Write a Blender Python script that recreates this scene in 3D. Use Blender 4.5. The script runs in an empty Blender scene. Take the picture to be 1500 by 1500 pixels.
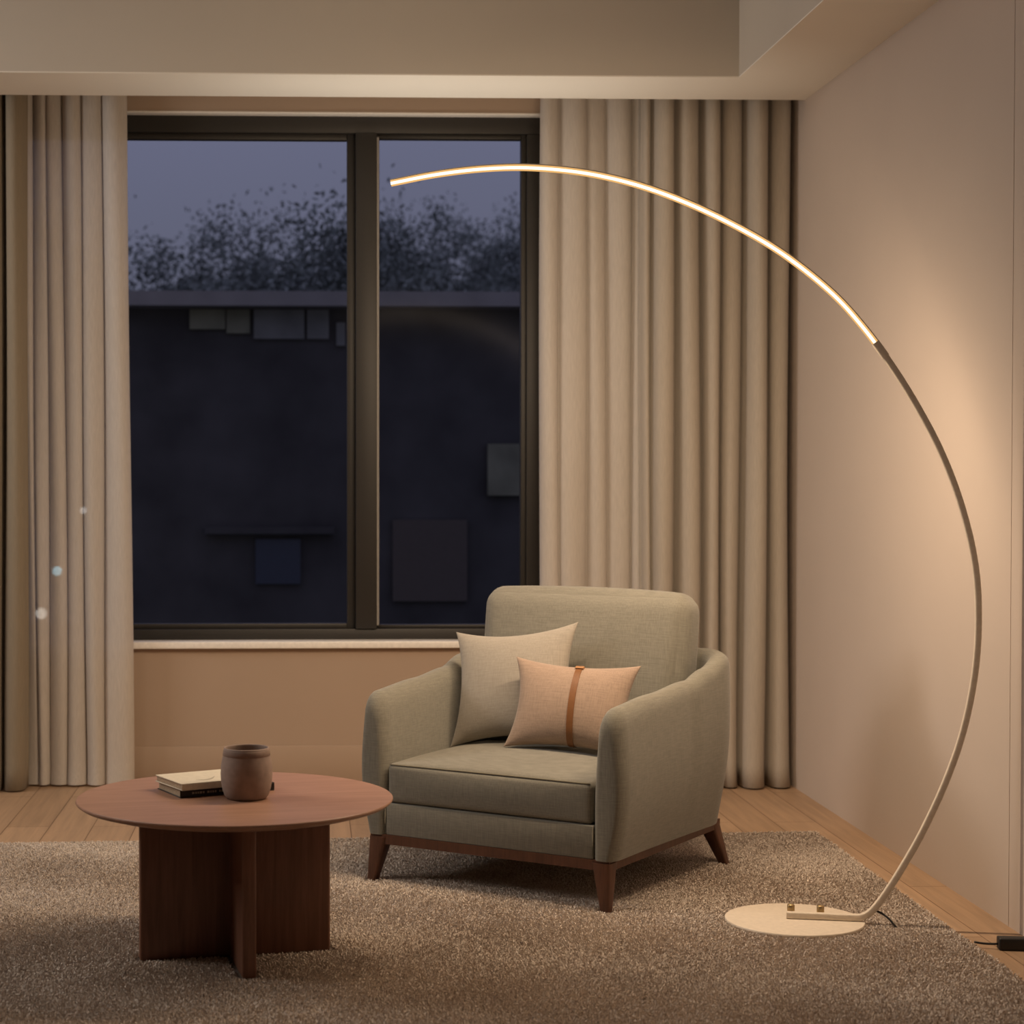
import bpy, bmesh, math, random
import numpy as np
from mathutils import Vector, Matrix

random.seed(7)
rng = np.random.default_rng(7)
S = bpy.context.scene
COL = S.collection
PI = math.pi

# ------------------------------------------------------------------ camera
F = 2780.0
cd = bpy.data.cameras.new('camera')
cam = bpy.data.objects.new('camera', cd)
COL.objects.link(cam)
cd.sensor_fit = 'HORIZONTAL'
cd.sensor_width = 36.0
cd.lens = 36.0 * F / 1500.0
cd.shift_x = (750 - 543) / 1500.0
cd.shift_y = 0.0
cd.clip_start = 0.05
cd.clip_end = 200
cd.dof.use_dof = True
cd.dof.focus_distance = 5.1
cd.dof.aperture_fstop = 4.5
cam.location = (0, 0, 1.16)
cam.rotation_euler = (PI / 2 - 60 / F, 0, -93 / F)
S.camera = cam

# ------------------------------------------------------------------ world, lights, exposure
S.view_settings.view_transform = 'Standard'
S.view_settings.look = 'None'
S.view_settings.gamma = 1.0
S.view_settings.exposure = 0.0
S.view_settings.use_curve_mapping = False
try:
    S.cycles.max_bounces = 10
    S.cycles.diffuse_bounces = 6
    S.cycles.transparent_max_bounces = 16
    S.cycles.sample_clamp_indirect = 6.0
    S.cycles.use_denoising = True
except Exception:
    pass

w = bpy.data.worlds.new('dusk_sky')
S.world = w
w.use_nodes = True
nt = w.node_tree
nt.nodes.clear()
wo = nt.nodes.new('ShaderNodeOutputWorld')
wb = nt.nodes.new('ShaderNodeBackground')
tc = nt.nodes.new('ShaderNodeTexCoord')
sx = nt.nodes.new('ShaderNodeSeparateXYZ')
cr = nt.nodes.new('ShaderNodeValToRGB')
cr.color_ramp.elements[0].position = 0.0
cr.color_ramp.elements[0].color = (0.080, 0.083, 0.105, 1)
cr.color_ramp.elements[1].position = 0.30
cr.color_ramp.elements[1].color = (0.150, 0.155, 0.250, 1)
nt.links.new(tc.outputs['Generated'], sx.inputs[0])
nt.links.new(sx.outputs['Z'], cr.inputs[0])
nt.links.new(cr.outputs[0], wb.inputs[0])
wb.inputs[1].default_value = 1.25
nt.links.new(wb.outputs[0], wo.inputs[0])

LED_WATTS = 37.0
LED_TILT = math.radians(25)
LED_COLOR = (1.0, 0.75, 0.51)


def area(name, loc, rot, size, energy, color, size_y=None):
    d = bpy.data.lights.new(name, 'AREA')
    d.shape = 'RECTANGLE' if size_y else 'DISK'
    d.size = size
    if size_y:
        d.size_y = size_y
    d.energy = energy
    d.color = color
    o = bpy.data.objects.new(name, d)
    COL.objects.link(o)
    o.location = loc
    o.rotation_euler = rot
    return o


# added unseen fill below the ceiling, above and in front of the seating group
area('ceiling_fill', (-1.0, 4.6, 2.86), (0, 0, 0), 3.0, 6.0, (1.0, 0.91, 0.82), 2.2)
# unseen fill added at the left, falling on the right wall and border
area('side_fill', (-3.6, 5.45, 2.25), (0, math.radians(-86), 0), 1.1, 46.0, (1.0, 0.92, 0.85), 1.2)
# invented downward fill over the left end of the room, outside the picture
area('left_down_fill', (-1.75, 4.7, 2.2), (0, 0, 0), 0.5, 7.5, (1.0, 0.90, 0.80))
# added fill shining up from the floor by the window wall, behind the armchair
ul = area('upward_fill', (0.42, 6.56, 0.10), (PI, 0, 0), 1.3, 2.5, (1.0, 0.91, 0.78), 0.06)
ul.data.spread = math.radians(46)


# ------------------------------------------------------------------ helpers
def tag(o, label=None, cat=None, group=None, kind=None):
    if label: o['label'] = label
    if cat: o['category'] = cat
    if group: o['group'] = group
    if kind: o['kind'] = kind
    return o


def empty(name, loc=(0, 0, 0), rz=0.0):
    o = bpy.data.objects.new(name, None)
    COL.objects.link(o)
    o.location = loc
    o.rotation_euler = (0, 0, rz)
    o.empty_display_size = 0.1
    return o


def link(name, me, mat, parent=None, smooth=True):
    o = bpy.data.objects.new(name, me)
    COL.objects.link(o)
    if mat is not None:
        me.materials.append(mat)
    if smooth:
        me.polygons.foreach_set('use_smooth', [True] * len(me.polygons))
    if parent is not None:
        o.parent = parent
    me.update()
    return o


def mobj(name, verts, faces, mat, parent=None, smooth=True, fix=True):
    me = bpy.data.meshes.new(name)
    me.from_pydata([tuple(v) for v in verts], [], faces)
    if fix:
        bm = bmesh.new(); bm.from_mesh(me)
        bmesh.ops.recalc_face_normals(bm, faces=bm.faces)
        bm.to_mesh(me); bm.free()
    return link(name, me, mat, parent, smooth)


def sharp(o, deg=35):
    """auto-smooth by angle: split normals at hard edges"""
    me = o.data
    bm = bmesh.new(); bm.from_mesh(me)
    for e in bm.edges:
        if len(e.link_faces) == 2 and e.calc_face_angle(0) > math.radians(deg):
            e.smooth = False
    bm.to_mesh(me); bm.free()
    return o


def bm_box(bm, x0, x1, y0, y1, z0, z1):
    r = bmesh.ops.create_cube(bm, size=1.0)
    for v in r['verts']:
        v.co = Vector(((x0 + x1) / 2 + v.co.x * (x1 - x0), (y0 + y1) / 2 + v.co.y * (y1 - y0), (z0 + z1) / 2 + v.co.z * (z1 - z0)))
    return r['verts']


def box(name, b, mat, parent=None, bevel=0.0, seg=2):
    bm = bmesh.new()
    for q in (b if isinstance(b, list) else [b]):
        bm_box(bm, *q)
    if bevel > 0:
        bmesh.ops.bevel(bm, geom=list(bm.edges), offset=bevel, segments=seg, profile=0.5, affect='EDGES')
    me = bpy.data.meshes.new(name)
    bm.to_mesh(me); bm.free()
    o = link(name, me, mat, parent, bevel > 0)
    if bevel > 0:
        sharp(o, 40)
    return o


def loft(rings, close_u=True, cap0=True, cap1=True):
    n = len(rings[0]); V = []; Fc = []
    for r in rings: V.extend(r)
    for i in range(len(rings) - 1):
        for j in range(n if close_u else n - 1):
            k = (j + 1) % n
            Fc.append((i * n + j, i * n + k, (i + 1) * n + k, (i + 1) * n + j))
    if cap0: Fc.append(tuple(range(n)))
    if cap1: Fc.append(tuple((len(rings) - 1) * n + j for j in range(n)))
    return V, Fc


def lathe(prof, seg=64):
    """prof: (r, z) list; r == 0 ends close to a pole"""
    V = []; Fc = []; idx = []
    for r, z in prof:
        if r < 1e-6:
            idx.append([len(V)] * seg); V.append((0, 0, z))
        else:
            idx.append([len(V) + k for k in range(seg)])
            V.extend((r * math.cos(2 * PI * k / seg), r * math.sin(2 * PI * k / seg), z) for k in range(seg))
    for a, b in zip(idx, idx[1:]):
        for k in range(seg):
            l = (k + 1) % seg
            q = []
            for i in (a[k], a[l], b[l], b[k]):
                if i not in q: q.append(i)
            if len(q) >= 3: Fc.append(tuple(q))
    return V, Fc


def catmull(P, n):
    P = [Vector(p) for p in P]
    P = [P[0] * 2 - P[1]] + P + [P[-1] * 2 - P[-2]]
    out = []
    for i in range(1, len(P) - 2):
        a, b, c, d = P[i - 1:i + 3]
        for k in range(n):
            t = k / n
            out.append(0.5 * ((2 * b) + (c - a) * t + (2 * a - 5 * b + 4 * c - d) * t * t + (3 * b - a - 3 * c + d) * t ** 3))
    out.append(P[-2].copy())
    return out


def tube(name, pts, r, mat, parent=None, seg=10):
    pts = [Vector(p) for p in pts]
    rings = []
    up = Vector((0, 0, 1))
    for i, p in enumerate(pts):
        t = (pts[min(i + 1, len(pts) - 1)] - pts[max(i - 1, 0)]).normalized()
        a = t.cross(up)
        if a.length < 1e-3: a = Vector((1, 0, 0))
        a.normalize(); b = a.cross(t).normalized()
        rings.append([p + a * r * math.cos(2 * PI * k / seg) + b * r * math.sin(2 * PI * k / seg) for k in range(seg)])
    V, Fc = loft(rings)
    return mobj(name, V, Fc, mat, parent)


# ------------------------------------------------------------------ materials
def new_mat(name):
    m = bpy.data.materials.new(name)
    m.use_nodes = True
    t = m.node_tree
    return m, t, t.nodes['Principled BSDF'], t.nodes['Material Output']


def setp(b, **k):
    for n, v in k.items():
        b.inputs[n.replace('_', ' ')].default_value = v


def coords(t, scale=(1, 1, 1), rot=(0, 0, 0)):
    c = t.nodes.new('ShaderNodeTexCoord'); m = t.nodes.new('ShaderNodeMapping')
    m.inputs['Scale'].default_value = scale
    m.inputs['Rotation'].default_value = rot
    t.links.new(c.outputs['Object'], m.inputs[0])
    return m.outputs[0]


def noise(t, vec, scale, detail=3.0, rough=0.5, dist=0.0):
    n = t.nodes.new('ShaderNodeTexNoise')
    n.inputs['Scale'].default_value = scale
    n.inputs['Detail'].default_value = detail
    n.inputs['Roughness'].default_value = rough
    n.inputs['Distortion'].default_value = dist
    t.links.new(vec, n.inputs['Vector'])
    return n.outputs['Fac']


def ramp(t, fac, stops):
    r = t.nodes.new('ShaderNodeValToRGB')
    e = r.color_ramp.elements
    while len(e) < len(stops): e.new(0.5)
    for q, (p, c) in zip(e, stops):
        q.position = p; q.color = (*c, 1)
    t.links.new(fac, r.inputs[0])
    return r.outputs[0]


def bump(t, b, h, strength, dist=0.002):
    n = t.nodes.new('ShaderNodeBump')
    n.inputs['Strength'].default_value = strength
    n.inputs['Distance'].default_value = dist
    t.links.new(h, n.inputs['Height'])
    t.links.new(n.outputs[0], b.inputs['Normal'])


def m_paint(name, c, rough=0.85):
    m, t, b, o = new_mat(name)
    v = coords(t)
    k = 0.985
    t.links.new(ramp(t, noise(t, v, 2.2, 4), [(0.35, tuple(x * 0.985 for x in c)), (0.65, tuple(min(1, x * 1.01) for x in c))]), b.inputs['Base Color'])
    setp(b, Roughness=rough, Specular_IOR_Level=0.25)
    bump(t, b, noise(t, v, 260, 2), 0.06, 0.001)
    return m


def m_plain(name, c, rough=0.5, metal=0.0, spec=0.5, nscale=90, namp=0.06):
    m, t, b, o = new_mat(name)
    v = coords(t)
    t.links.new(ramp(t, noise(t, v, nscale, 3), [(0.3, tuple(x * (1 - namp) for x in c)), (0.7, tuple(min(1, x * (1 + namp)) for x in c))]), b.inputs['Base Color'])
    setp(b, Roughness=rough, Metallic=metal, Specular_IOR_Level=spec)
    return m


def m_wood(name, c0, c1, scale=(30, 30, 2.0), rough=0.45, spec=0.4, fine=1.0):
    m, t, b, o = new_mat(name)
    v = coords(t, scale)
    n1 = noise(t, v, 1.6 * fine, 6, 0.62, 0.6)
    n2 = noise(t, v, 7.0 * fine, 3, 0.5)
    mx = t.nodes.new('ShaderNodeMath'); mx.operation = 'MULTIPLY_ADD'
    t.links.new(n2, mx.inputs[0]); mx.inputs[1].default_value = 0.35
    t.links.new(n1, mx.inputs[2])
    t.links.new(ramp(t, mx.outputs[0], [(0.42, c0), (0.86, c1)]), b.inputs['Base Color'])
    setp(b, Roughness=rough, Specular_IOR_Level=spec)
    bump(t, b, mx.outputs[0], 0.12, 0.001)
    return m


def m_fabric(name, c, weave=620.0, amp=0.22, rough=0.95, sheen=0.25, bstr=0.35):
    """plain-weave upholstery: two crossed thread directions with slubs"""
    m, t, b, o = new_mat(name)
    # threads: stretched noises
    va = coords(t, (weave, weave, weave * 0.06))
    vb = coords(t, (weave * 0.06, weave * 0.06, weave))
    na = noise(t, va, 0.5, 2); nb = noise(t, vb, 0.5, 2)
    ad = t.nodes.new('ShaderNodeMath'); ad.operation = 'ADD'
    t.links.new(na, ad.inputs[0]); t.links.new(nb, ad.inputs[1])
    hf = t.nodes.new('ShaderNodeMath'); hf.operation = 'MULTIPLY'; hf.inputs[1].default_value = 0.5
    t.links.new(ad.outputs[0], hf.inputs[0])
    lo = tuple(x * (1 - amp) for x in c); hi = tuple(min(1, x * (1 + amp)) for x in c)
    t.links.new(ramp(t, hf.outputs[0], [(0.38, lo), (0.62, hi)]), b.inputs['Base Color'])
    setp(b, Roughness=rough, Specular_IOR_Level=0.15, Sheen_Weight=sheen, Sheen_Roughness=0.5)
    bump(t, b, hf.outputs[0], bstr, 0.0015)
    return m


def m_curtain(name, c, see=0.0, transl=0.4, rough=0.9):
    m, t, b, o = new_mat(name)
    v = coords(t, (900, 900, 40))
    colr = ramp(t, noise(t, v, 0.6, 2), [(0.35, tuple(x * 0.93 for x in c)), (0.65, tuple(min(1, x * 1.05) for x in c))])
    t.links.new(colr, b.inputs['Base Color'])
    setp(b, Roughness=rough, Specular_IOR_Level=0.1, Sheen_Weight=0.1)
    tr = t.nodes.new('ShaderNodeBsdfTranslucent')
    t.links.new(colr, tr.inputs['Color'])
    m1 = t.nodes.new('ShaderNodeMixShader'); m1.inputs[0].default_value = transl
    t.links.new(b.outputs[0], m1.inputs[1]); t.links.new(tr.outputs[0], m1.inputs[2])
    last = m1.outputs[0]
    if see > 0:
        tp = t.nodes.new('ShaderNodeBsdfTransparent')
        m2 = t.nodes.new('ShaderNodeMixShader'); m2.inputs[0].default_value = see
        t.links.new(last, m2.inputs[1]); t.links.new(tp.outputs[0], m2.inputs[2])
        last = m2.outputs[0]
    t.links.new(last, o.inputs[0])
    return m


def m_emit(name, c, s):
    m, t, b, o = new_mat(name)
    e = t.nodes.new('ShaderNodeEmission')
    e.inputs[0].default_value = c; e.inputs[1].default_value = s
    t.links.new(e.outputs[0], o.inputs[0])
    return m


M = {}
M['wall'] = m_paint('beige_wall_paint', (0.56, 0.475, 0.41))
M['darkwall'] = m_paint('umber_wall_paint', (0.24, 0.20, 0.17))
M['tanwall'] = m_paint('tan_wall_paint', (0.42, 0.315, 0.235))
M['under'] = m_paint('white_soffit_paint', (0.86, 0.82, 0.74))
M['soffit'] = m_paint('warm_white_ceiling_paint', (0.58, 0.53, 0.46))
M['frame'] = m_plain('dark_bronze_metal', (0.022, 0.019, 0.016), 0.5, 0.0, 0.5)
M['glint'] = m_plain('grey_glint', (0.30, 0.28, 0.26), 0.5)  # pale grey for the highlight drawn beside the mullion
M['sill'] = m_plain('white_sill_paint', (0.88, 0.84, 0.78), 0.4)
M['base'] = m_paint('baseboard_paint', (0.41, 0.305, 0.225), 0.6)
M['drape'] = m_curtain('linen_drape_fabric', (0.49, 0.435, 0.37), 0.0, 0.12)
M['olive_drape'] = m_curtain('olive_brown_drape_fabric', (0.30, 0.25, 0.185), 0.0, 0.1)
M['sheer'] = m_curtain('sheer_voile_fabric', (0.66, 0.605, 0.545), 0.06, 0.20)
M['chair'] = m_fabric('sage_beige_upholstery', (0.200, 0.188, 0.154), 900, 0.14, bstr=0.22)
M['seam'] = m_plain('upholstery_seam', (0.20, 0.18, 0.135), 0.95, 0, 0.1)
M['pillow'] = m_fabric('greige_pillow_linen', (0.335, 0.298, 0.25), 900, 0.10, bstr=0.2)
M['pink'] = m_fabric('dusty_pink_pillow_linen', (0.34, 0.248, 0.19), 900, 0.13, bstr=0.22)
M['leather'] = m_plain('tan_leather', (0.19, 0.078, 0.026), 0.5, 0, 0.4)
M['leather_light'] = m_plain('light_tan_leather', (0.38, 0.19, 0.085), 0.5, 0, 0.4)
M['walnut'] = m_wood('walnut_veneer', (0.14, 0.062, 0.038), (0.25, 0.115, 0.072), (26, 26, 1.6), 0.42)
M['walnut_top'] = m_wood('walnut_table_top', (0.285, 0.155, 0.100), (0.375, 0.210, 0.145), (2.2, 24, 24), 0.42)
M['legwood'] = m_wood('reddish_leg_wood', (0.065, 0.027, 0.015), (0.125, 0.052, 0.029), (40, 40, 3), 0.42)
M['lampmetal'] = m_plain('cream_powder_coat', (0.72, 0.63, 0.52), 0.45, 0.0, 0.5)
M['brass'] = m_plain('aged_brass', (0.45, 0.33, 0.17), 0.4, 0.9, 0.5)
M['led'] = m_emit('warm_led_diffuser', (1.0, 0.84, 0.58, 1), 2.0)
M['ledbloom'] = m_emit('amber_strip_bloom', (1.0, 0.56, 0.20, 1), 0.85)  # dim amber emission in place of the orange bloom
M['black'] = m_plain('black_plastic', (0.012, 0.011, 0.011), 0.5)
M['vase'] = m_plain('matte_mauve_ceramic', (0.31, 0.235, 0.20), 0.75, 0, 0.25, 60, 0.10)
M['vaseband'] = m_plain('matte_dark_mauve_ceramic', (0.25, 0.18, 0.148), 0.7, 0, 0.25, 60, 0.10)
M['paper'] = m_plain('cream_book_cover', (0.66, 0.595, 0.47), 0.6, 0, 0.3)
M['pages'] = m_plain('book_pages', (0.42, 0.33, 0.235), 0.9, 0, 0.1, 300, 0.25)
M['ink'] = m_plain('grey_cover_print', (0.40, 0.35, 0.27), 0.7)
M['blackcover'] = m_plain('black_book_cover', (0.014, 0.012, 0.012), 0.5)


def m_floor():
    m, t, b, o = new_mat('oak_plank_floor')
    v = coords(t, (1, 1, 1), (0, 0, PI / 2))
    br = t.nodes.new('ShaderNodeTexBrick')
    br.offset = 0.37; br.offset_frequency = 2
    br.inputs['Scale'].default_value = 1.0
    br.inputs['Brick Width'].default_value = 1.55
    br.inputs['Row Height'].default_value = 0.14
    br.inputs['Mortar Size'].default_value = 0.0016
    br.inputs['Mortar Smooth'].default_value = 0.2
    br.inputs['Bias'].default_value = 0.0
    br.inputs['Color1'].default_value = (0.40, 0.265, 0.165, 1)
    br.inputs['Color2'].default_value = (0.47, 0.315, 0.20, 1)
    br.inputs['Mortar'].default_value = (0.15, 0.08, 0.04, 1)
    t.links.new(v, br.inputs['Vector'])
    g = noise(t, coords(t, (28, 1.6, 28)), 1.5, 6, 0.6, 0.5)
    gr = ramp(t, g, [(0.3, (0.80, 0.80, 0.80)), (0.7, (1.08, 1.06, 1.04))])
    mx = t.nodes.new('ShaderNodeMix'); mx.data_type = 'RGBA'; mx.blend_type = 'MULTIPLY'
    mx.inputs[0].default_value = 1.0
    t.links.new(br.outputs['Color'], mx.inputs[6]); t.links.new(gr, mx.inputs[7])
    t.links.new(mx.outputs[2], b.inputs['Base Color'])
    setp(b, Roughness=0.48, Specular_IOR_Level=0.35)
    bump(t, b, br.outputs['Fac'], -0.15, 0.001)
    return m


def m_rug():
    m, t, b, o = new_mat('shag_rug_yarn')
    v = coords(t)
    wn = t.nodes.new('ShaderNodeTexNoise'); wn.inputs['Scale'].default_value = 190; wn.inputs['Detail'].default_value = 1
    t.links.new(v, wn.inputs['Vector'])
    big = noise(t, v, 3.0, 3)
    ad = t.nodes.new('ShaderNodeMath'); ad.operation = 'MULTIPLY_ADD'
    t.links.new(big, ad.inputs[0]); ad.inputs[1].default_value = 0.25; t.links.new(wn.outputs['Fac'], ad.inputs[2])
    t.links.new(ramp(t, ad.outputs[0], [(0.42, (0.48, 0.40, 0.335)), (0.62, (0.66, 0.575, 0.50)), (0.82, (0.84, 0.76, 0.68))]), b.inputs['Base Color'])
    setp(b, Roughness=1.0, Specular_IOR_Level=0.05)
    return m


def m_glass():
    m, t, b, o = new_mat('window_glass')
    t.nodes.remove(b)
    tp = t.nodes.new('ShaderNodeBsdfTransparent'); tp.inputs[0].default_value = (0.93, 0.94, 0.95, 1)
    gl = t.nodes.new('ShaderNodeBsdfGlossy'); gl.inputs['Roughness'].default_value = 0.12
    gl.inputs['Color'].default_value = (0.9, 0.92, 1, 1)
    mx = t.nodes.new('ShaderNodeMixShader'); mx.inputs[0].default_value = 0.00025
    t.links.new(tp.outputs[0], mx.inputs[1]); t.links.new(gl.outputs[0], mx.inputs[2])
    t.links.new(mx.outputs[0], o.inputs[0])
    return m


M['floor'] = m_floor()
M['rug'] = m_rug()
M['backing'] = m_plain('rug_backing', (0.20, 0.165, 0.135), 1.0, 0, 0.05)
M['glass'] = m_glass()
M['facade'] = m_plain('dark_render_facade', (0.085, 0.080, 0.082), 0.9, 0, 0.1, 2.0, 0.25)
M['slab'] = m_plain('pale_concrete', (0.30, 0.28, 0.275), 0.9, 0, 0.1, 3.0, 0.12)
M['extpane'] = m_plain('greyish_panel', (0.22, 0.22, 0.215), 0.7, 0, 0.2, 3.0, 0.3)
M['extpane2'] = m_plain('olive_panel', (0.22, 0.215, 0.16), 0.7, 0, 0.2, 3.0, 0.3)
M['extblue'] = m_plain('blue_dark_pane', (0.055, 0.065, 0.095), 0.4, 0, 0.3)
M['extbrown'] = m_plain('brown_shutter', (0.125, 0.105, 0.095), 0.9, 0, 0.1)
M['leaf'] = m_plain('dark_leaves', (0.28, 0.30, 0.28), 0.9, 0, 0.05, 2.5, 0.5)
M['bark'] = m_plain('bark', (0.07, 0.055, 0.045), 0.95, 0, 0.1)
M['ground'] = m_plain('dark_ground', (0.05, 0.05, 0.055), 0.95, 0, 0.1, 1.5, 0.2)

# ------------------------------------------------------------------ the room
XR, XL, YW, YB = 1.785, -4.2, 7.08, -1.6
ZC = 2.90          # raised ceiling
ZS = 2.49          # underside of the dropped border
YF, YL = 6.40, 6.78  # face of the border, edge of the curtain pocket


def structure(o):
    o['kind'] = 'structure'
    return o


structure(box('floor', (XL - .1, XR + .1, YB - .1, YW + .2, -0.10, 0.0), M['floor']))
structure(box('wall_right', (XR, XR + .12, YB - .1, YW + .25, 0, ZC + .1), M['wall']))
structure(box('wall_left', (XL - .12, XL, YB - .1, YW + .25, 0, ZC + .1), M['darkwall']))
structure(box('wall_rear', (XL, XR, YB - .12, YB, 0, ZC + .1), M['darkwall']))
WX0, WX1, WZ0, WZ1 = -1.62, 0.885, 0.512, 2.493   # window opening
TW = 0.22
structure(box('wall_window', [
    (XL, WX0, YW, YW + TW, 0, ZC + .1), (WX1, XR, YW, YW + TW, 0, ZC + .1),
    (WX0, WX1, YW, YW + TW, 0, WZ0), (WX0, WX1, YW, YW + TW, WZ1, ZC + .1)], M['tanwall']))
structure(box('ceiling', [
    (XL, XR, YB, YW, ZC, ZC + .1),
    (XL, XR, YF, YL, ZS + .004, ZC), (1.46, XR, YB, YF, ZS + .004, ZC),
    (XL, XR, YL, YW, ZS + .2, ZC)], M['soffit']))
structure(box('trim_2', [(XL, XR, YF, YL, ZS, ZS + .004), (1.46, XR, YB, YF, ZS, ZS + .004)], M['under']))  # board under the dropped border
structure(box('trim_1', (XR - 0.0012, XR + 0.001, 4.753, 4.758, 0.0, ZS), M['wall']))   # panel joint in the right wall

bb = structure(box('baseboard_window', (XL, XR, YW - .009, YW, 0, .134), M['base'], bevel=.003))

# window
wr = structure(empty('window_1', (0, 0, 0)))
wr['label'] = 'wide dark bronze two pane window between the curtains'
FY0, FY1 = YW + .055, YW + .125
box('window_frame', [
    (WX0, WX1, FY0, FY1, 2.425, WZ1), (WX0, WX1, FY0, FY1, WZ0, 0.566),
    (WX0, WX0 + .07, FY0, FY1, 0.566, 2.425), (0.826, WX1, FY0, FY1, 0.566, 2.425),
    (0.182, 0.262, FY0 - .012, FY1, 0.566, 2.425)], M['frame'], wr, bevel=.004)
box('sash', [
    (0.150, 0.182, FY0 + .02, FY1 - .01, 0.566, 2.425), (WX0 + .07, 0.150, FY0 + .02, FY1 - .01, 2.402, 2.425),
    (WX0 + .07, 0.150, FY0 + .02, FY1 - .01, 0.566, 0.585), (WX0 + .07, WX0 + .1, FY0 + .02, FY1 - .01, .585, 2.402)], M['frame'], wr, bevel=.003)
box('sash', [
    (0.262, 0.272, FY0 + .015, FY1 - .01, 0.566, 2.425), (0.806, 0.826, FY0 + .015, FY1 - .01, 0.566, 2.425),
    (0.272, 0.806, FY0 + .015, FY1 - .01, 2.408, 2.425), (0.272, 0.806, FY0 + .015, FY1 - .01, 0.566, 0.58)], M['frame'], wr, bevel=.003)
box('glass_pane', (WX0 + .1, 0.150, FY0 + .04, FY0 + .046, 0.585, 2.402), M['glass'], wr)
box('glass_pane', (0.272, 0.806, FY0 + .04, FY0 + .046, 0.58, 2.408), M['glass'], wr)
box('lit_head_strip', (WX0, WX1, YW - .003, FY0 + .002, 2.487, WZ1), M['sill'], wr, bevel=.0015)['label'] = 'white strip painting the lit underside of the window head'  # white colour stands in for light on the reveal underside
box('glint_strip', (0.262, 0.270, FY0 - .004, FY0 + .015, 0.58, 2.41), M['glint'], wr)['label'] = 'pale strip painting a highlight line'  # highlight along the mullion, put in as a pale strip
box('window_sill', (WX0 - .03, WX1 + .03, YW - .03, FY0 + .004, 0.500, 0.526), M['sill'], wr, bevel=.004)


# ------------------------------------------------------------------ outdoors
structure(box('ground', (-40, 40, YW + .5, 60, -3.7, -3.6), M['ground']))

bd = empty('neighbouring_building', (0.6, 14, -3.6))
tag(bd, 'dark building with pale flat roof edge seen through the window panes', 'building')


def bpart(name, b, mat, par=bd, bev=0):
    x0, x1, y0, y1, z0, z1 = b
    return box(name, (x0 - .6, x1 - .6, y0 - 14, y1 - 14, z0 + 3.6, z1 + 3.6), mat, par, bev)


bpart('facade', (-1.62, 5.2, 14.0, 16.6, -3.6, 2.40), M['facade'])
bpart('roof_slab', (-1.70, 5.3, 13.75, 16.7, 2.355, 2.46), M['slab'])
bpart('ledge', (-0.75, 0.2, 13.9, 14.0, 0.70, 0.75), M['facade'])
for b, mt in (((-0.86, -0.60, 13.96, 14.0, 2.20, 2.345), 'extpane2'), ((-0.59, -0.42, 13.96, 14.0, 2.17, 2.345), 'extpane2'),
              ((-0.39, -0.02, 13.96, 14.0, 2.13, 2.345), 'extpane'), ((0.0, 0.16, 13.96, 14.0, 2.13, 2.345), 'extpane'),
              ((0.215, 0.28, 13.96, 14.0, 2.08, 2.25), 'extpane'),
              ((-0.38, -0.05, 13.96, 14.0, 0.33, 0.66), 'extblue'), ((0.63, 1.18, 13.96, 14.0, 0.20, 0.80), 'extbrown'),
              ((1.33, 1.62, 13.94, 14.0, 0.98, 1.36), 'extpane2'), ((1.5, 1.9, 13.9, 14.0, -0.02, 0.12), 'extpane2')):
    bpart('window', b, M[mt])


def tree(x, y, z0, ht, crown_r, crown_h, nleaf, label, leaf=0.037):
    root = empty('tree', (x, y, z0))
    tag(root, label, 'tree', 'trees behind the neighbouring building')
    pts = [(0, 0, 0), (0.05, 0.0, ht * .3), (-0.05, 0.05, ht * .6), (0, 0, ht * .95)]
    tube('trunk', catmull(pts, 4), 0.11, M['bark'], root, 8)
    # clumped leaf crown
    ncl = 190
    cl = rng.normal(size=(ncl, 3)); cl /= np.linalg.norm(cl, axis=1)[:, None]
    cl *= (rng.random(ncl) ** (1 / 2.4))[:, None]
    cl *= np.array([crown_r, crown_r * .62, crown_h])
    which = rng.integers(0, ncl, nleaf)
    sz = 0.18 + 0.36 * rng.random(ncl)
    P = cl[which] + rng.normal(size=(nleaf, 3)) * (sz[which] * 0.46)[:, None]
    P[:, 2] += ht
    a = rng.normal(size=(nleaf, 3)); a /= np.linalg.norm(a, axis=1)[:, None]
    b = rng.normal(size=(nleaf, 3)); b -= (a * b).sum(1)[:, None] * a; b /= np.linalg.norm(b, axis=1)[:, None]
    s = leaf * (0.6 + 0.8 * rng.random(nleaf))[:, None]
    V = np.stack([P - a * s, P - b * s * .45, P + a * s, P + b * s * .45], 1).reshape(-1, 3)
    me = bpy.data.meshes.new('crown')
    n = nleaf
    me.vertices.add(4 * n); me.vertices.foreach_set('co', V.astype('f').ravel())
    me.loops.add(4 * n); me.loops.foreach_set('vertex_index', np.arange(4 * n, dtype='i'))
    me.polygons.add(n); me.polygons.foreach_set('loop_start', np.arange(0, 4 * n, 4, dtype='i'))
    me.update(calc_edges=True)
    link('crown', me, M['leaf'], root, False)
    return root


for x, y, ht, r, h, n, lb in (
        (-2.55, 22.2, 5.85, 1.9, 1.9, 42000, 'dark bushy tree leftmost behind the building roof, beside the left curtain'),
        (-0.9, 25.4, 6.1, 1.9, 1.9, 42000, 'dark dense tree behind the roof in the middle of the left pane'),
        (0.40, 18.4, 5.55, 1.35, 1.75, 38000, 'taller dark tree rising behind the roof beside the window mullion'),
        (1.75, 29.3, 6.7, 1.9, 2.0, 38000, 'leafy tree behind the roof seen in the narrow right pane'),
        (3.75, 33.2, 7.3, 2.0, 2.0, 36000, 'dark tree behind the roof at the right window jamb')):
    tree(x, y, -3.6, ht, r, h, n, lb)

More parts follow.
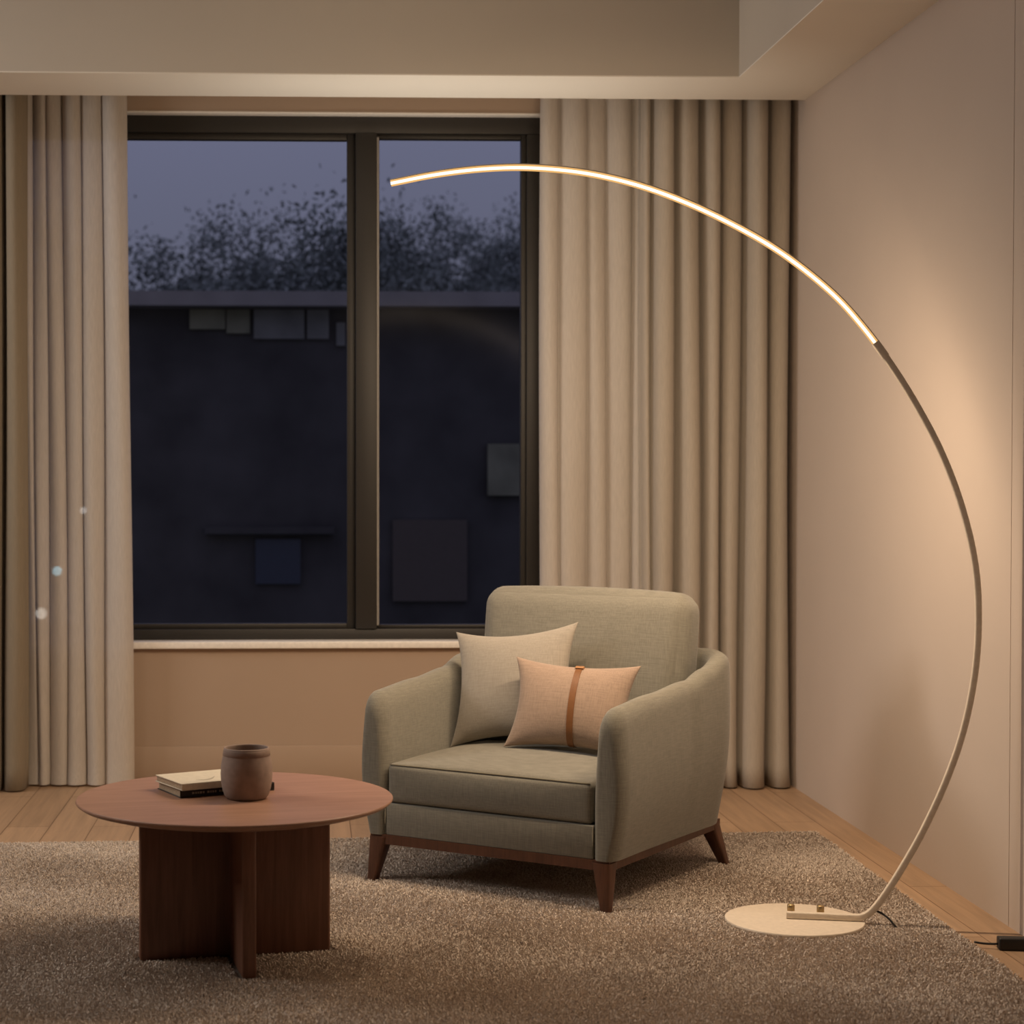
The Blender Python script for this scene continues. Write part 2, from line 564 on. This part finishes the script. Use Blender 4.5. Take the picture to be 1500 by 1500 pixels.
# street lamps glimmering through the left sheer
for x, y, z, r, c, s, lb in (
        (-1.60, 12.2, 0.52, 0.030, (0.45, 0.85, 1.0, 1), 5.0, 'bluish street light glimmering through the left sheer curtain, above the white one'),
        (-1.69, 12.1, 0.255, 0.036, (1.0, 0.93, 0.82, 1), 4.5, 'white street light glimmering low through the left sheer curtain'),
        (-1.48, 12.6, 0.90, 0.022, (1.0, 0.95, 0.9, 1), 4.0, 'small pale street light glimmering highest through the left sheer curtain')):
    rt = empty('street_lamp', (x, y, -3.6))
    tag(rt, lb, 'street lamp', 'street lights beyond the left curtain')
    V, Fc = lathe([(0.0, 0), (0.035, 0), (0.03, .3), (0.02, .4), (0.018, z + 3.6 - r * .9), (0.0, z + 3.6 - r * .9)], 12)
    mobj('pole', V, Fc, M['frame'], rt)
    V, Fc = lathe([(r * math.sin(PI * k / 12), z + 3.6 - r * math.cos(PI * k / 12)) for k in range(13)], 20)
    mobj('globe', V, Fc, m_emit('street_globe', c, s), rt)


# ------------------------------------------------------------------ curtains
def curtain(name, knots, yc, depth, z0, z1, mat, label, cat, group, lobe=0.6, gap=0.0, soft=False, skew_k=-0.04, drift=0.0, edge_top=0.0, solid=0.0):
    """knots: x of each valley between folds; each fold bulges into the room"""
    xs = []; ys = []; ph = []
    for i, (a, b) in enumerate(zip(knots, knots[1:])):
        n = 26
        wd = b - a
        d = depth * min(1.0, wd / 0.085) * (0.8 + 0.35 * random.random())
        for k in range(n):
            u = k / n
            if soft:
                off = -d * (0.5 - 0.5 * math.cos(2 * PI * u))
            else:
                off = -d * max(0.0, (abs(math.sin(PI * u)) - gap) / (1 - gap)) ** lobe
            skew = skew_k * wd * math.sin(2 * PI * u)
            xs.append(a + wd * u + skew); ys.append(off); ph.append(i + u)
    xs.append(knots[-1]); ys.append(0.0); ph.append(len(knots) - 1)
    rows = 34
    V = []; n = len(xs)
    x_l, x_r = knots[0], knots[-1]
    o0 = (x_l + x_r) / 2
    for r in range(rows):
        t = r / (rows - 1)              # 0 bottom, 1 top
        z = z0 + (z1 - z0) * t
        amp = 1.0 - 0.12 * t ** 2
        for i in range(n):
            s = (xs[i] - x_l) / (x_r - x_l)
            wob = 0.006 * math.sin(ph[i] * 2.1 + t * 5.0) * (1 - t) + 0.004 * math.sin(ph[i] * 0.9 - t * 3.1)
            dx = drift * (1 - t) * (s) + edge_top * t * s
            flare = -0.010 * max(0, 1 - t / 0.02) if t < 0.02 else 0
            V.append((xs[i] + dx + wob - o0, ys[i] * amp + 0.006 * math.sin(ph[i] * 3.7 + t * 4) + flare, z - z0))
    Fc = [(r * n + i, r * n + i + 1, (r + 1) * n + i + 1, (r + 1) * n + i) for r in range(rows - 1) for i in range(n - 1)]
    o = mobj(name, V, Fc, mat, None, True, False)
    o.location = (o0, yc, z0)
    if solid:
        md = o.modifiers.new('thickness', 'SOLIDIFY'); md.thickness = solid; md.offset = 0
    tag(o, label, cat, group)
    return o


ZT = ZS + 0.16
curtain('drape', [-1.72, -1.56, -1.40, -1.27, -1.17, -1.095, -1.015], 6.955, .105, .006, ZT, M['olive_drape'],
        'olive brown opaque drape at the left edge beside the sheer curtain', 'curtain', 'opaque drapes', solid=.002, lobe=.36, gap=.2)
curtain('sheer_curtain', [-1.035, -0.995, -0.945, -0.885, -0.815, -0.735, -0.635], 7.015, .050, .008, ZT, M['sheer'],
        'pale sheer curtain hanging left of the window behind the coffee table', 'curtain', 'sheer curtains', soft=False, lobe=0.55, edge_top=-0.028)
curtain('sheer_curtain', [0.862, 0.935, 1.035, 1.105, 1.20, 1.27], 7.015, .046, .008, ZT, M['sheer'],
        'pale sheer curtain hanging right of the window behind the armchair', 'curtain', 'sheer curtains', soft=False, lobe=0.55)
curtain('drape', [1.225, 1.262, 1.345, 1.437, 1.508, 1.590, 1.685, 1.772], 6.955, .115, .006, ZT, M['drape'],
        'beige opaque drape in deep folds in the corner by the right wall', 'curtain', 'opaque drapes', lobe=.32, gap=.24, solid=.002)

# ------------------------------------------------------------------ rug
RUG = [(-1.75, 2.3), (1.612, 2.3), (1.622, 5.985), (-1.75, 5.845)]   # outline
rug = mobj('rug', [(x, y, 0.0005) for x, y in RUG] + [(x, y, 0.0045) for x, y in RUG],
           [(0, 1, 2, 3), (4, 5, 6, 7), (0, 1, 5, 4), (1, 2, 6, 5), (2, 3, 7, 6), (3, 0, 4, 7)], M['backing'], None, False)
tag(rug, 'large taupe shag rug under the armchair, table and lamp', 'rug')

TBL = (-0.172, 4.512)
TA = math.radians(10.5)
CH = (0.691, 5.427); CA = math.radians(-34.5)
LAMP = (1.243, 4.785); LA = math.radians(-12)
LEGS = [(-.362, -.367), (.362, -.367), (-.388, .378), (.388, .378)]


def pile():
    N = 950000
    x = rng.uniform(-1.75, 1.622, N); y = rng.uniform(3.3, 5.985, N)
    keep = (y < 5.845 + (x + 1.75) * (0.14 / 3.372)) & (x < 1.612 + (y - 2.3) * 0.0027)
    keep &= (x - LAMP[0]) ** 2 + (y - LAMP[1]) ** 2 > 0.171 ** 2
    # clear the table panels
    ca, sa = math.cos(TA), math.sin(TA)
    lx = (x - TBL[0]) * ca + (y - TBL[1]) * sa; ly = -(x - TBL[0]) * sa + (y - TBL[1]) * ca
    keep &= ~((abs(lx) < .240) & (abs(ly) < .027)) & ~((abs(ly) < .234) & (abs(lx) < .027))
    ca, sa = math.cos(CA), math.sin(CA)
    lx = (x - CH[0]) * ca + (y - CH[1]) * sa; ly = -(x - CH[0]) * sa + (y - CH[1]) * ca
    for a, b in LEGS:
        keep &= ~((abs(lx - a) < .024) & (abs(ly - b) < .024))
    x, y = x[keep], y[keep]; n = len(x)
    th = rng.uniform(0, 2 * PI, n)
    lean = rng.normal(0, .0036, (n, 2))
    # tufts lean in slow drifts like brushed yarn
    lean[:, 0] += .002 * np.sin(x * 9 + 2 * np.sin(y * 5)); lean[:, 1] += .002 * np.cos(y * 8 + x * 4)
    h = rng.uniform(.0058, .0098, n); wd = rng.uniform(.0011, .0021, n)
    dx, dy = np.cos(th) * wd, np.sin(th) * wd
    z0 = np.full(n, .004)
    A = np.stack([x - dx, y - dy, z0], 1); B = np.stack([x + dx, y + dy, z0], 1)
    C2 = np.stack([x + dx * .8 + lean[:, 0], y + dy * .8 + lean[:, 1], z0 + h], 1)
    D = np.stack([x - dx * .8 + lean[:, 0], y - dy * .8 + lean[:, 1], z0 + h * .97], 1)
    V = np.stack([A, B, C2, D], 1).reshape(-1, 3)
    me = bpy.data.meshes.new('pile')
    me.vertices.add(4 * n); me.vertices.foreach_set('co', V.astype('f').ravel())
    me.loops.add(4 * n); me.loops.foreach_set('vertex_index', np.arange(4 * n, dtype='i'))
    me.polygons.add(n); me.polygons.foreach_set('loop_start', np.arange(0, 4 * n, 4, dtype='i'))
    me.update(calc_edges=True)
    o = link('pile', me, M['rug'], rug, False)
    o['kind'] = 'stuff'
    return o


pile()

# ------------------------------------------------------------------ armchair
ch = empty('armchair', (CH[0], CH[1], 0.0), CA)
tag(ch, 'sage beige upholstered armchair with walnut legs on the rug', 'armchair')


def interp(x, P):
    if x <= P[0][0]: return P[0][1]
    for (a, b), (c, d) in zip(P, P[1:]):
        if x <= c:
            t = (x - a) / (c - a); t = t * t * (3 - 2 * t)
            return b + (d - b) * t
    return P[-1][1]


def arm_shell():
    hx, yf, yb, rc = .360, -.372, .388, .13
    path = []
    for k in range(25): path.append((-hx, yf + (yb - rc - yf) * k / 24, (-1, 0)))
    for k in range(1, 13):
        a = PI - (PI / 2) * k / 12
        path.append((-hx + rc + rc * math.cos(a), yb - rc + rc * math.sin(a), (math.cos(a), math.sin(a))))
    for k in range(1, 14): path.append((-hx + rc + (2 * hx - 2 * rc) * k / 14, yb, (0, 1)))
    m = [(-x, y, (-nx, ny)) for x, y, (nx, ny) in path[:37]][::-1]
    path += m
    HP = [(-.38, .538), (-.12, .556), (.08, .572), (.20, .600), (.30, .630), (.38, .636)]
    z0 = .138
    rings = []
    L = [0.0]
    for a, b in zip(path, path[1:]): L.append(L[-1] + math.hypot(b[0] - a[0], b[1] - a[1]))
    # extra sections close to both ends for a rounded front
    secs = []
    def at(s):
        s = max(0, min(L[-1], s))
        for i in range(len(L) - 1):
            if s <= L[i + 1] + 1e-9:
                t = (s - L[i]) / max(1e-9, L[i + 1] - L[i])
                p, q = path[i], path[i + 1]
                return tuple(p[j] + (q[j] - p[j]) * t for j in (0, 1)) + ((p[2][0] + (q[2][0] - p[2][0]) * t, p[2][1] + (q[2][1] - p[2][1]) * t),)
    R = .046
    ss = [R * (1 - math.cos(PI / 2 * k / 7)) for k in range(8)]
    sl = sorted(set([round(s, 5) for s in ss + [l for l in L if R < l < L[-1] - R] + [L[-1] - s for s in ss]]))
    for s in sl:
        x, y, nn = at(s)
        x *= 1 + .055 * max(0, min(1, (y + .2) / .55)) ** 1.5
        nl = math.hypot(*nn); nx, ny = nn[0] / nl, nn[1] / nl
        d = min(s, L[-1] - s)
        k = math.sqrt(max(0, 1 - (1 - min(1, d / R)) ** 2))
        h = interp(y, HP) - .062 * (1 - k) ** 1.1
        T = .084 if abs(x) > .3 else .084
        T = T * (.42 + .58 * k)
        half = T / 2
        # profile from inner bottom, over the rounded top, to outer bottom
        prof = []
        nz = 7
        rv = .034 + .026 * max(0, min(1, (.30 - y) / .5)) if abs(nx) > .5 else .034
        zt = h - rv
        for i in range(nz): prof.append((-half, z0 + (zt - z0) * i / (nz - 1)))
        for i in range(1, 10):
            a = PI - PI * i / 10
            prof.append((half * math.cos(a), zt + rv * math.sin(a)))
        nz2 = 10
        for i in range(nz2):
            t = i / (nz2 - 1)
            z = zt + (z0 - zt) * t
            bul = .011 * math.sin(PI * min(1, t * 1.05)) - .018 * t ** 3
            prof.append((half + bul, z))
        bowl = .018 if y > 0 else .018 * max(0, 1 + y / .4)
        ring = []
        for u, z in prof:
            if u < half * .9 and abs(nx) > .5: u += .016 * max(0, (z - .30) / .25) ** 1.3 * (half - u) / T
            lean = bowl * ((z - z0) / .5) ** 1.2 * (1 if abs(ny) > .3 or y > .1 else .5)
            ring.append((x + nx * (u + lean), y + ny * (u + lean), z))
        rings.append(ring)
    V, Fc = loft(rings)
    return mobj('arm_and_back_shell', V, Fc, M['chair'], ch)


def smoothed(o, lv=1):
    md = o.modifiers.new('smooth', 'SUBSURF'); md.levels = lv; md.render_levels = lv
    return o


sharp(arm_shell(), 60)


def cushion(name, cx, cy, cz, wx, wy, wz, r, mat, parent, puff_top=0.0, puff_front=0.0, puff_bottom=0.0, n=28, rot=None, taper=None, corner=None):
    """rounded box cushion with crowned faces"""
    bm = bmesh.new()
    bmesh.ops.create_cube(bm, size=2.0)
    bmesh.ops.subdivide_edges(bm, edges=bm.edges[:], cuts=n, use_grid_fill=True)
    hx, hy, hz = wx / 2, wy / 2, wz / 2
    for v in bm.verts:
        q = v.co.copy()
        # denser sampling towards the edges
        q = Vector([math.sin(c * PI / 2) for c in q])
        p = Vector((q.x * hx, q.y * hy, q.z * hz))
        inn = Vector((max(-hx + r, min(hx - r, p.x)), max(-hy + r, min(hy - r, p.y)), max(-hz + r, min(hz - r, p.z))))
        d = p - inn
        if d.length > 1e-9:
            p = inn + d.normalized() * min(r, d.length) if d.length > r else p
        fx = max(0, 1 - q.x ** 2); fy = max(0, 1 - q.y ** 2); fz = max(0, 1 - q.z ** 2)
        if q.z > 0: p.z += puff_top * (fx * fy) ** .8 * q.z
        else: p.z += puff_bottom * (fx * fy) ** .8 * q.z
        if q.y < 0: p.y += puff_front * (fx * fz) ** .85 * q.y
        else: p.y += puff_front * .4 * (fx * fz) ** .85 * q.y
        p.x += .010 * q.x * (fy * fz) ** .9
        if taper: p = taper(p)
        v.co = p
    bmesh.ops.recalc_face_normals(bm, faces=bm.faces[:])
    me = bpy.data.meshes.new(name); bm.to_mesh(me); bm.free()
    o = link(name, me, mat, parent, True)
    o.location = (cx, cy, cz)
    if rot: o.rotation_euler = rot
    return o


# seat cushion
cushion('seat_cushion', 0, -.075, .284, .636, .575, .112, .016, M['chair'], ch, puff_top=.034, puff_front=.012)


def seam_loop(name, hx, hy, r, z, cx, cy, rad, mat, parent):
    pts = []
    for (sx_, sy_, a0) in ((1, -1, -PI / 2), (1, 1, 0), (-1, 1, PI / 2), (-1, -1, PI)):
        for k in range(7):
            a = a0 + PI / 2 * k / 6
            pts.append((cx + sx_ * (hx - r) + r * math.cos(a), cy + sy_ * (hy - r) + r * math.sin(a), z))
    pts.append(pts[0])
    # bow of the front edge follows the crowned face
    return tube(name, pts, rad, mat, parent, 6)


# welt along the upper front edge of the seat cushion
wp = []
for k in range(31):
    u = -1 + 2 * k / 30
    f = max(0, 1 - u * u)
    wp.append((u * .310, -.3584 - .0015 * f, .3362 + .001 * f))
tube('welt_seam', wp, .0026, M['seam'], ch, 6)

# front apron under the cushion, between the arms
box('front_apron', (-.322, .322, -.366, .30, .138, .228), M['chair'], ch, bevel=.006)
for sx_ in (-1, 1):
    tube('panel_seam', [(sx_ * .3215, -.3655, .142), (sx_ * .3215, -.3668, .18), (sx_ * .3215, -.3655, .226)], .0016, M['seam'], ch, 6)


# backrest cushion, leaning back
def back_taper(p):
    t = (p.z + .25) / .5
    w_ = .945 + .060 * max(0, min(1, t))
    return Vector((p.x * w_, p.y * (1.06 - .22 * max(0, t)), p.z))


cushion('backrest_cushion', 0.0, .255, .565, .668, .165, .475, .055, M['chair'], ch, puff_top=.012, puff_front=.030, rot=(math.radians(-7), 0, 0), taper=back_taper)

# wooden base rail and legs
def trapezoid_rail():
    # four rails between the legs, slightly wider at the back
    bm = bmesh.new()
    def bar(p, q, w_):
        d = Vector((q[0] - p[0], q[1] - p[1])); L_ = d.length; d /= L_
        n_ = Vector((-d.y, d.x)) * w_ / 2
        vs = []
        for z in (.112, .139):
            for a, sg in ((p, 1), (q, 1), (q, -1), (p, -1)):
                vs.append(bm.verts.new((a[0] + n_.x * sg, a[1] + n_.y * sg, z)))
        for f in ((0, 1, 2, 3), (7, 6, 5, 4), (0, 4, 5, 1), (1, 5, 6, 2), (2, 6, 7, 3), (3, 7, 4, 0)):
            bm.faces.new([vs[i] for i in f])
    bar((-.37, -.352), (.37, -.352), .030); bar((-.376, .358), (.376, .358), .030)
    bar((-.356, -.336), (-.362, .342), .030); bar((.356, -.336), (.362, .342), .030)
    bmesh.ops.recalc_face_normals(bm, faces=bm.faces[:])
    me = bpy.data.meshes.new('base_rail'); bm.to_mesh(me); bm.free()
    return link('base_rail', me, M['legwood'], ch, False)


trapezoid_rail()
for sx_ in (-1, 1):
    for sy_ in (-1, 1):
        rings = []
        for k in range(9):
            t = k / 8
            z = .132 - (.132 - .0056) * t
            hw = .027 + (.0125 - .027) * t
            c = (sx_ * (.346 + .016 * t), -.345 - .022 * t) if sy_ < 0 else (sx_ * (.349 + .039 * t), .347 + .031 * t)
            ring = []
            r = hw * .35
            for (ux, uy, a0) in ((1, 1, 0), (-1, 1, PI / 2), (-1, -1, PI), (1, -1, 1.5 * PI)):
                for j in range(4):
                    a = a0 + PI / 2 * j / 3
                    ring.append((c[0] + ux * (hw - r) + r * math.cos(a), c[1] + uy * (hw - r) + r * math.sin(a), z))
            rings.append(ring)
        V, Fc = loft(rings)
        sharp(mobj('leg', V, Fc, M['legwood'], ch), 50)


# ------------------------------------------------------------------ scatter pillows
def chair_pt(x, y, z):
    c, s = math.cos(CA), math.sin(CA)
    return (CH[0] + x * c - y * s, CH[1] + x * s + y * c, z)


def pil_shape(u, v, w_, h_, t_, pinch):
    x = u * w_ / 2 * (1 - pinch * (1 - v * v) * abs(u) ** 3)
    y = v * h_ / 2 * (1 - pinch * (1 - u * u) * abs(v) ** 3)
    th = t_ / 2 * (max(0, 1 - u ** 2) ** .55) * (max(0, 1 - v ** 2) ** .55)
    th *= 1 + .05 * math.sin(3 * u + 1.3) * math.cos(2.3 * v)
    return x, y, th


def pillow(name, w_, h_, t_, mat, pinch=.10, n=40):
    V = []; idx = {}; Fc = []
    for side in (1, -1):
        for i in range(n + 1):
            for j in range(n + 1):
                u = math.sin((-1 + 2 * i / n) * PI / 2); v = math.sin((-1 + 2 * j / n) * PI / 2)
                edge = i in (0, n) or j in (0, n)
                if side == -1 and edge:
                    idx[side, i, j] = idx[1, i, j]; continue
                x, y, th = pil_shape(u, v, w_, h_, t_, pinch)
                idx[side, i, j] = len(V); V.append((x, -side * th, y))
        for i in range(n):
            for j in range(n):
                Fc.append((idx[side, i, j], idx[side, i + 1, j], idx[side, i + 1, j + 1], idx[side, i, j + 1]))
    return mobj(name, V, Fc, mat)


p1 = pillow('scatter_pillow', .412, .352, .112, M['pillow'], .16)
p1.location = chair_pt(-.136, .046, .531)
p1.rotation_euler = (Matrix.Rotation(CA - math.radians(2), 4, 'Z') @ Matrix.Rotation(math.radians(-17), 4, 'X') @ Matrix.Rotation(math.radians(-7), 4, 'Y')).to_euler()
tag(p1, 'plain greige square scatter pillow in the left corner of the armchair', 'pillow')

p2 = pillow('lumbar_pillow', .370, .265, .115, M['pink'], .15)
p2.location = chair_pt(.100, -.045, .494)
p2.rotation_euler = (Matrix.Rotation(CA + math.radians(10), 4, 'Z') @ Matrix.Rotation(math.radians(-20), 4, 'X') @ Matrix.Rotation(math.radians(2), 4, 'Y')).to_euler()
tag(p2, 'dusty pink lumbar pillow with a tan leather strap on the armchair', 'pillow')


def strap(u0, wd, off, v0, v1, name, mat, parent, half_only=False, th=.002):
    # a band that follows the pillow's surface, front then back
    path = []
    n = 36
    for k in range(n + 1):
        v = math.sin((v0 + (v1 - v0) * k / n) * PI / 2)
        path.append((v, 1))
    if not half_only:
        for k in range(1, n):
            path.append((math.sin((v1 + (v0 - v1) * k / n) * PI / 2), -1))
    rings = []
    for v, sd in path:
        ring = []
        for du, o in ((-1, off), (1, off), (1, -.001), (-1, -.001)):
            u = u0 + du * wd / 2 / (.370 / 2)
            x, y, t_ = pil_shape(u, v, .370, .265, .115, .15)
            k = 1 + (off / .13 if o > 0 else 0) * abs(v) ** 6
            ring.append((x, -sd * (t_ + o), y * k))
        rings.append(ring)
    V, Fc = loft(rings, True, half_only, half_only)
    if not half_only:
        m_ = len(rings)
        for j in range(4):
            Fc.append(((m_ - 1) * 4 + j, (m_ - 1) * 4 + (j + 1) % 4, (j + 1) % 4, j))
    return sharp(mobj(name, V, Fc, mat, parent), 40)


strap(.085, .018, .0025, -1, 1, 'strap', M['leather'], p2)
lo = strap(.085, .024, .006, .66, .80, 'strap_loop', M['leather_light'], p2, True)
lo['label'] = 'lighter leather keeper loop'

# ------------------------------------------------------------------ coffee table
tb = empty('coffee_table', (TBL[0], TBL[1], 0), TA)
tag(tb, 'round dark walnut coffee table with crossed panel base on the rug', 'coffee table')
R_ = .376
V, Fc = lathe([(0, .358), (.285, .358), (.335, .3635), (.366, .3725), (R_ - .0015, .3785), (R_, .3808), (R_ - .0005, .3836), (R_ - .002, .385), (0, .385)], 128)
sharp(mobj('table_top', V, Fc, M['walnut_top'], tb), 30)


def panel(x0, x1, y0, y1, name='base_panel'):
    return box(name, (x0, x1, y0, y1, .0056, .359), M['walnut'], tb, bevel=.007, seg=3)


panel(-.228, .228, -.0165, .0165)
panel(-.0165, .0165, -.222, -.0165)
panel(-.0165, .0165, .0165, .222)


# books
def book(name, loc, ang, L_, W_, T_, cover, pages, label, cov_t=.0022):
    r = empty(name, loc, ang)
    tag(r, label, 'book', 'books on the coffee table')
    # origin at the near left corner; L along x, W along y; spine at the front edge (y = 0)
    box('cover', [(0, L_, 0, W_, 0, cov_t), (0, L_, 0, W_, T_ - cov_t, T_), (0, L_, 0, cov_t, cov_t, T_ - cov_t)], cover, r, bevel=.0006, seg=1)
    box('page_block', (.003, L_ - .003, cov_t, W_ - .003, cov_t, T_ - cov_t), pages, r)
    return r


BA = math.radians(25.5)
b1 = book('book', (-.301, 4.492, .385), BA, .245, .150, .0195, M['blackcover'], M['pages'], 'black covered book lying under the cream book on the coffee table')
b2 = book('book', (-.296, 4.478, .4045), math.radians(27.5), .228, .160, .0165, M['paper'], M['pages'], 'cream covered book lying on top of the black book on the table')
# faint printed lines: spine of the black book and a soft grey swash on the cream cover
sp = []
bm = bmesh.new()
x = .030
for k in range(13):
    wl = random.choice((.004, .006, .003, .005))
    bm_box(bm, x, x + wl, -.0004, .0004, .0075, .0125)
    x += wl + .0022 + (.005 if k in (4, 8) else 0)
me = bpy.data.meshes.new('spine_title'); bm.to_mesh(me); bm.free()
o = link('spine_title', me, M['ink'], b1, False)
o['label'] = 'grey illegible spine title'
bm = bmesh.new()
prev = None
V = []; Fc = []
for k in range(17):
    t = k / 16
    cx_, cy_ = .055 + .062 * t, .040 + .030 * t - .020 * math.sin(PI * t)
    hw = .0045 * math.sin(PI * t) + .0003
    V += [(cx_ - .2 * hw, cy_ + hw, .01655), (cx_ + .2 * hw, cy_ - hw, .01655), (cx_ - .2 * hw, cy_ + hw, .01685), (cx_ + .2 * hw, cy_ - hw, .01685)]
    if k:
        a = (k - 1) * 4; b = k * 4
        Fc += [(a, b, b + 2, a + 2), (a + 2, b + 2, b + 3, a + 3), (a + 3, b + 3, b + 1, a + 1), (a + 1, b + 1, b, a)]
Fc += [(0, 1, 3, 2), (64, 65, 67, 66)]
bm.free()
o = mobj('cover_print', V, Fc, M['ink'], b2, False)
o['label'] = 'soft grey printed swash'

# vase
vz = empty('vase', (-.144, 4.488, .385))
tag(vz, 'matte mauve brown barrel shaped ceramic vase on the coffee table beside the books', 'vase')
out = [(0, 0.0), (.040, 0.0), (.0470, .0018), (.0525, .009), (.0575, .024), (.0605, .042), (.0615, .060), (.0605, .078), (.0580, .094), (.0552, .107), (.0537, .117), (.0530, .1205), (.0518, .1215), (.0505, .1205), (.0500, .117), (.0525, .100), (.0560, .075), (.0560, .050), (.0500, .018), (.030, .008), (0, .007)]
V, Fc = lathe(out, 72)
mobj('body', V, Fc, M['vase'], vz)
V2, F2 = lathe([(.0564, .1030), (.0569, .1038), (.0548, .1155), (.0540, .1165), (.0525, .1165), (.0525, .1030), (.0564, .1030)], 72)
mobj('rim_band', V2, F2, M['vaseband'], vz)['label'] = 'slightly darker band below the rim'

# ------------------------------------------------------------------ arc floor lamp
lp = empty('arc_floor_lamp', (LAMP[0], LAMP[1], 0.0), LA)
tag(lp, 'tall cream arc floor lamp with glowing strip standing on the rug', 'floor lamp')
V, Fc = lathe([(0, .0056), (.170, .0056), (.1745, .0065), (.1755, .011), (.1755, .0145), (.174, .0165), (.171, .017), (0, .017)], 96)
sharp(mobj('base_plate', V, Fc, M['lampmetal'], lp), 40)
ARC = [(-1.045, 1.917), (-.923, 1.937), (-.798, 1.948), (-.673, 1.947), (-.532, 1.929), (-.392, 1.892), (-.254, 1.836), (-.116, 1.763), (-.014, 1.695), (.087, 1.609), (.158, 1.529), (.2265, 1.435), (.294, 1.325), (.356, 1.203), (.405, 1.069), (.437, .930), (.4465, .796), (.439, .655), (.412, .509), (.369, .376), (.314, .249), (.263, .153), (.230, .0975), (.206, .062), (.188, .041), (.168, .029), (.143, .0265), (.06, .0265), (-.02, .0265)]


def sweep(name, pts, prof, mat, caps=True):
    """sweep a (radial, out-of-plane) profile along the lamp's arc; radial + is away from the concave side"""
    rings = []
    for i, p in enumerate(pts):
        t = (pts[min(i + 1, len(pts) - 1)] - pts[max(i - 1, 0)])
        t = Vector((t.x, t.y)).normalized()
        nr = Vector((-t.y, t.x))
        rings.append([(p.x + nr.x * a, b, p.y + nr.y * a) for a, b in prof])
    V, Fc = loft(rings, True, caps, caps)
    return sharp(mobj(name, V, Fc, mat, lp), 40)


curve = catmull([Vector((a, b)) for a, b in ARC], 8)
SPLIT = 11 * 8 - 3
arc_up = curve[:SPLIT + 1]
arc_dn = curve[SPLIT:]


def rrect(w_, h_, r, cx_=0, cy_=0, k=4):
    P = []
    for (ux, uy, a0) in ((1, 1, 0), (-1, 1, PI / 2), (-1, -1, PI), (1, -1, 1.5 * PI)):
        for j in range(k):
            a = a0 + PI / 2 * j / (k - 1)
            P.append((cx_ + ux * (w_ / 2 - r) + r * math.cos(a), cy_ + uy * (h_ / 2 - r) + r * math.sin(a)))
    return P


sweep('pole', arc_dn, rrect(.0165, .0165, .003), M['lampmetal'])
sweep('light_channel', arc_up, rrect(.0048, .0124, .0015, .0070, 0), M['lampmetal'])
# frosted diffuser on the concave side: bright core, amber edges paint its bloom
sweep('bloom_edge', arc_up[0:-1], [(.0066, .0064), (.0066, -.0064), (.0018, -.0074), (.0018, .0074)], M['ledbloom'])['label'] = 'amber bloom painted along the strip edge'
sweep('light_strip', arc_up[0:-1], [(.0020, .0071), (.0020, -.0071), (-.0020, -.0074), (-.0058, -.0066), (-.0058, .0066), (-.0020, .0074)], M['led'])['label'] = 'glowing warm white strip'
sweep('bloom_edge', arc_up[0:-1], [(-.0058, .0065), (-.0058, -.0065), (-.0088, -.0046), (-.0088, .0046)], M['ledbloom'])['label'] = 'amber bloom painted along the strip edge'
# the light of the strip, thrown from its concave side
NL = 13
for k in range(NL):
    f = (k + .5) / NL * (len(arc_up) - 3) + 1
    i0 = int(f)
    p = arc_up[i0].lerp(arc_up[i0 + 1], f - i0)
    t = (arc_up[i0 + 1] - arc_up[i0]).normalized()
    inn = Vector((t.y, -t.x))          # towards the concave side
    ld = bpy.data.lights.new('strip_glow', 'AREA')
    ld.shape = 'RECTANGLE'; ld.size = .150; ld.size_y = .012
    ld.energy = LED_WATTS / NL; ld.color = LED_COLOR
    lo_ = bpy.data.objects.new('strip_glow', ld)
    COL.objects.link(lo_)
    lo_.parent = lp
    X = Vector((t.x, 0, t.y))
    Z = -(Vector((inn.x, 0, inn.y)) * math.cos(LED_TILT) + Vector((0, 1, 0)) * math.sin(LED_TILT))   # turned towards window and wall
    Y = Z.cross(X)
    mt_ = Matrix((X, Y, Z)).transposed().to_4x4()
    mt_.translation = Vector((p.x + inn.x * .0096, .0078, p.y + inn.y * .0096))
    lo_.matrix_local = mt_
# collar where strip and pole meet
sweep('joint_collar', curve[SPLIT - 1:SPLIT + 3], rrect(.0195, .0185, .003), M['lampmetal'])
for x_ in (.022, .096):
    V, Fc = lathe([(0, .0165), (.0095, .0165), (.0095, .046), (.0080, .049), (0, .049)], 24)
    o = mobj('fixing_knob', V, Fc, M['brass'], lp)
    o.location = (x_ - .03, .0215, 0)
    o['label'] = 'small brass fixing knob'
tube('power_cord', catmull([(.200, 0, .046), (.216, -.004, .040), (.232, -.014, .030), (.243, -.022, .018), (.250, -.026, .010)], 4), .0028, M['black'], lp, 8)['label'] = 'short black cord'

# ------------------------------------------------------------------ power adapter on the floor
ad = empty('power_adapter', (1.700, 4.525, 0), math.radians(-8))
tag(ad, 'small black power adapter on the floor between rug and right wall', 'power adapter')
box('body', (-.026, .055, -.017, .017, .0, .030), M['black'], ad, bevel=.004, seg=3)
tube('cord', catmull([(-.026, 0, .013), (-.040, .001, .012), (-.060, .004, .012), (-.080, .008, .014)], 4), .0028, M['black'], ad, 8)
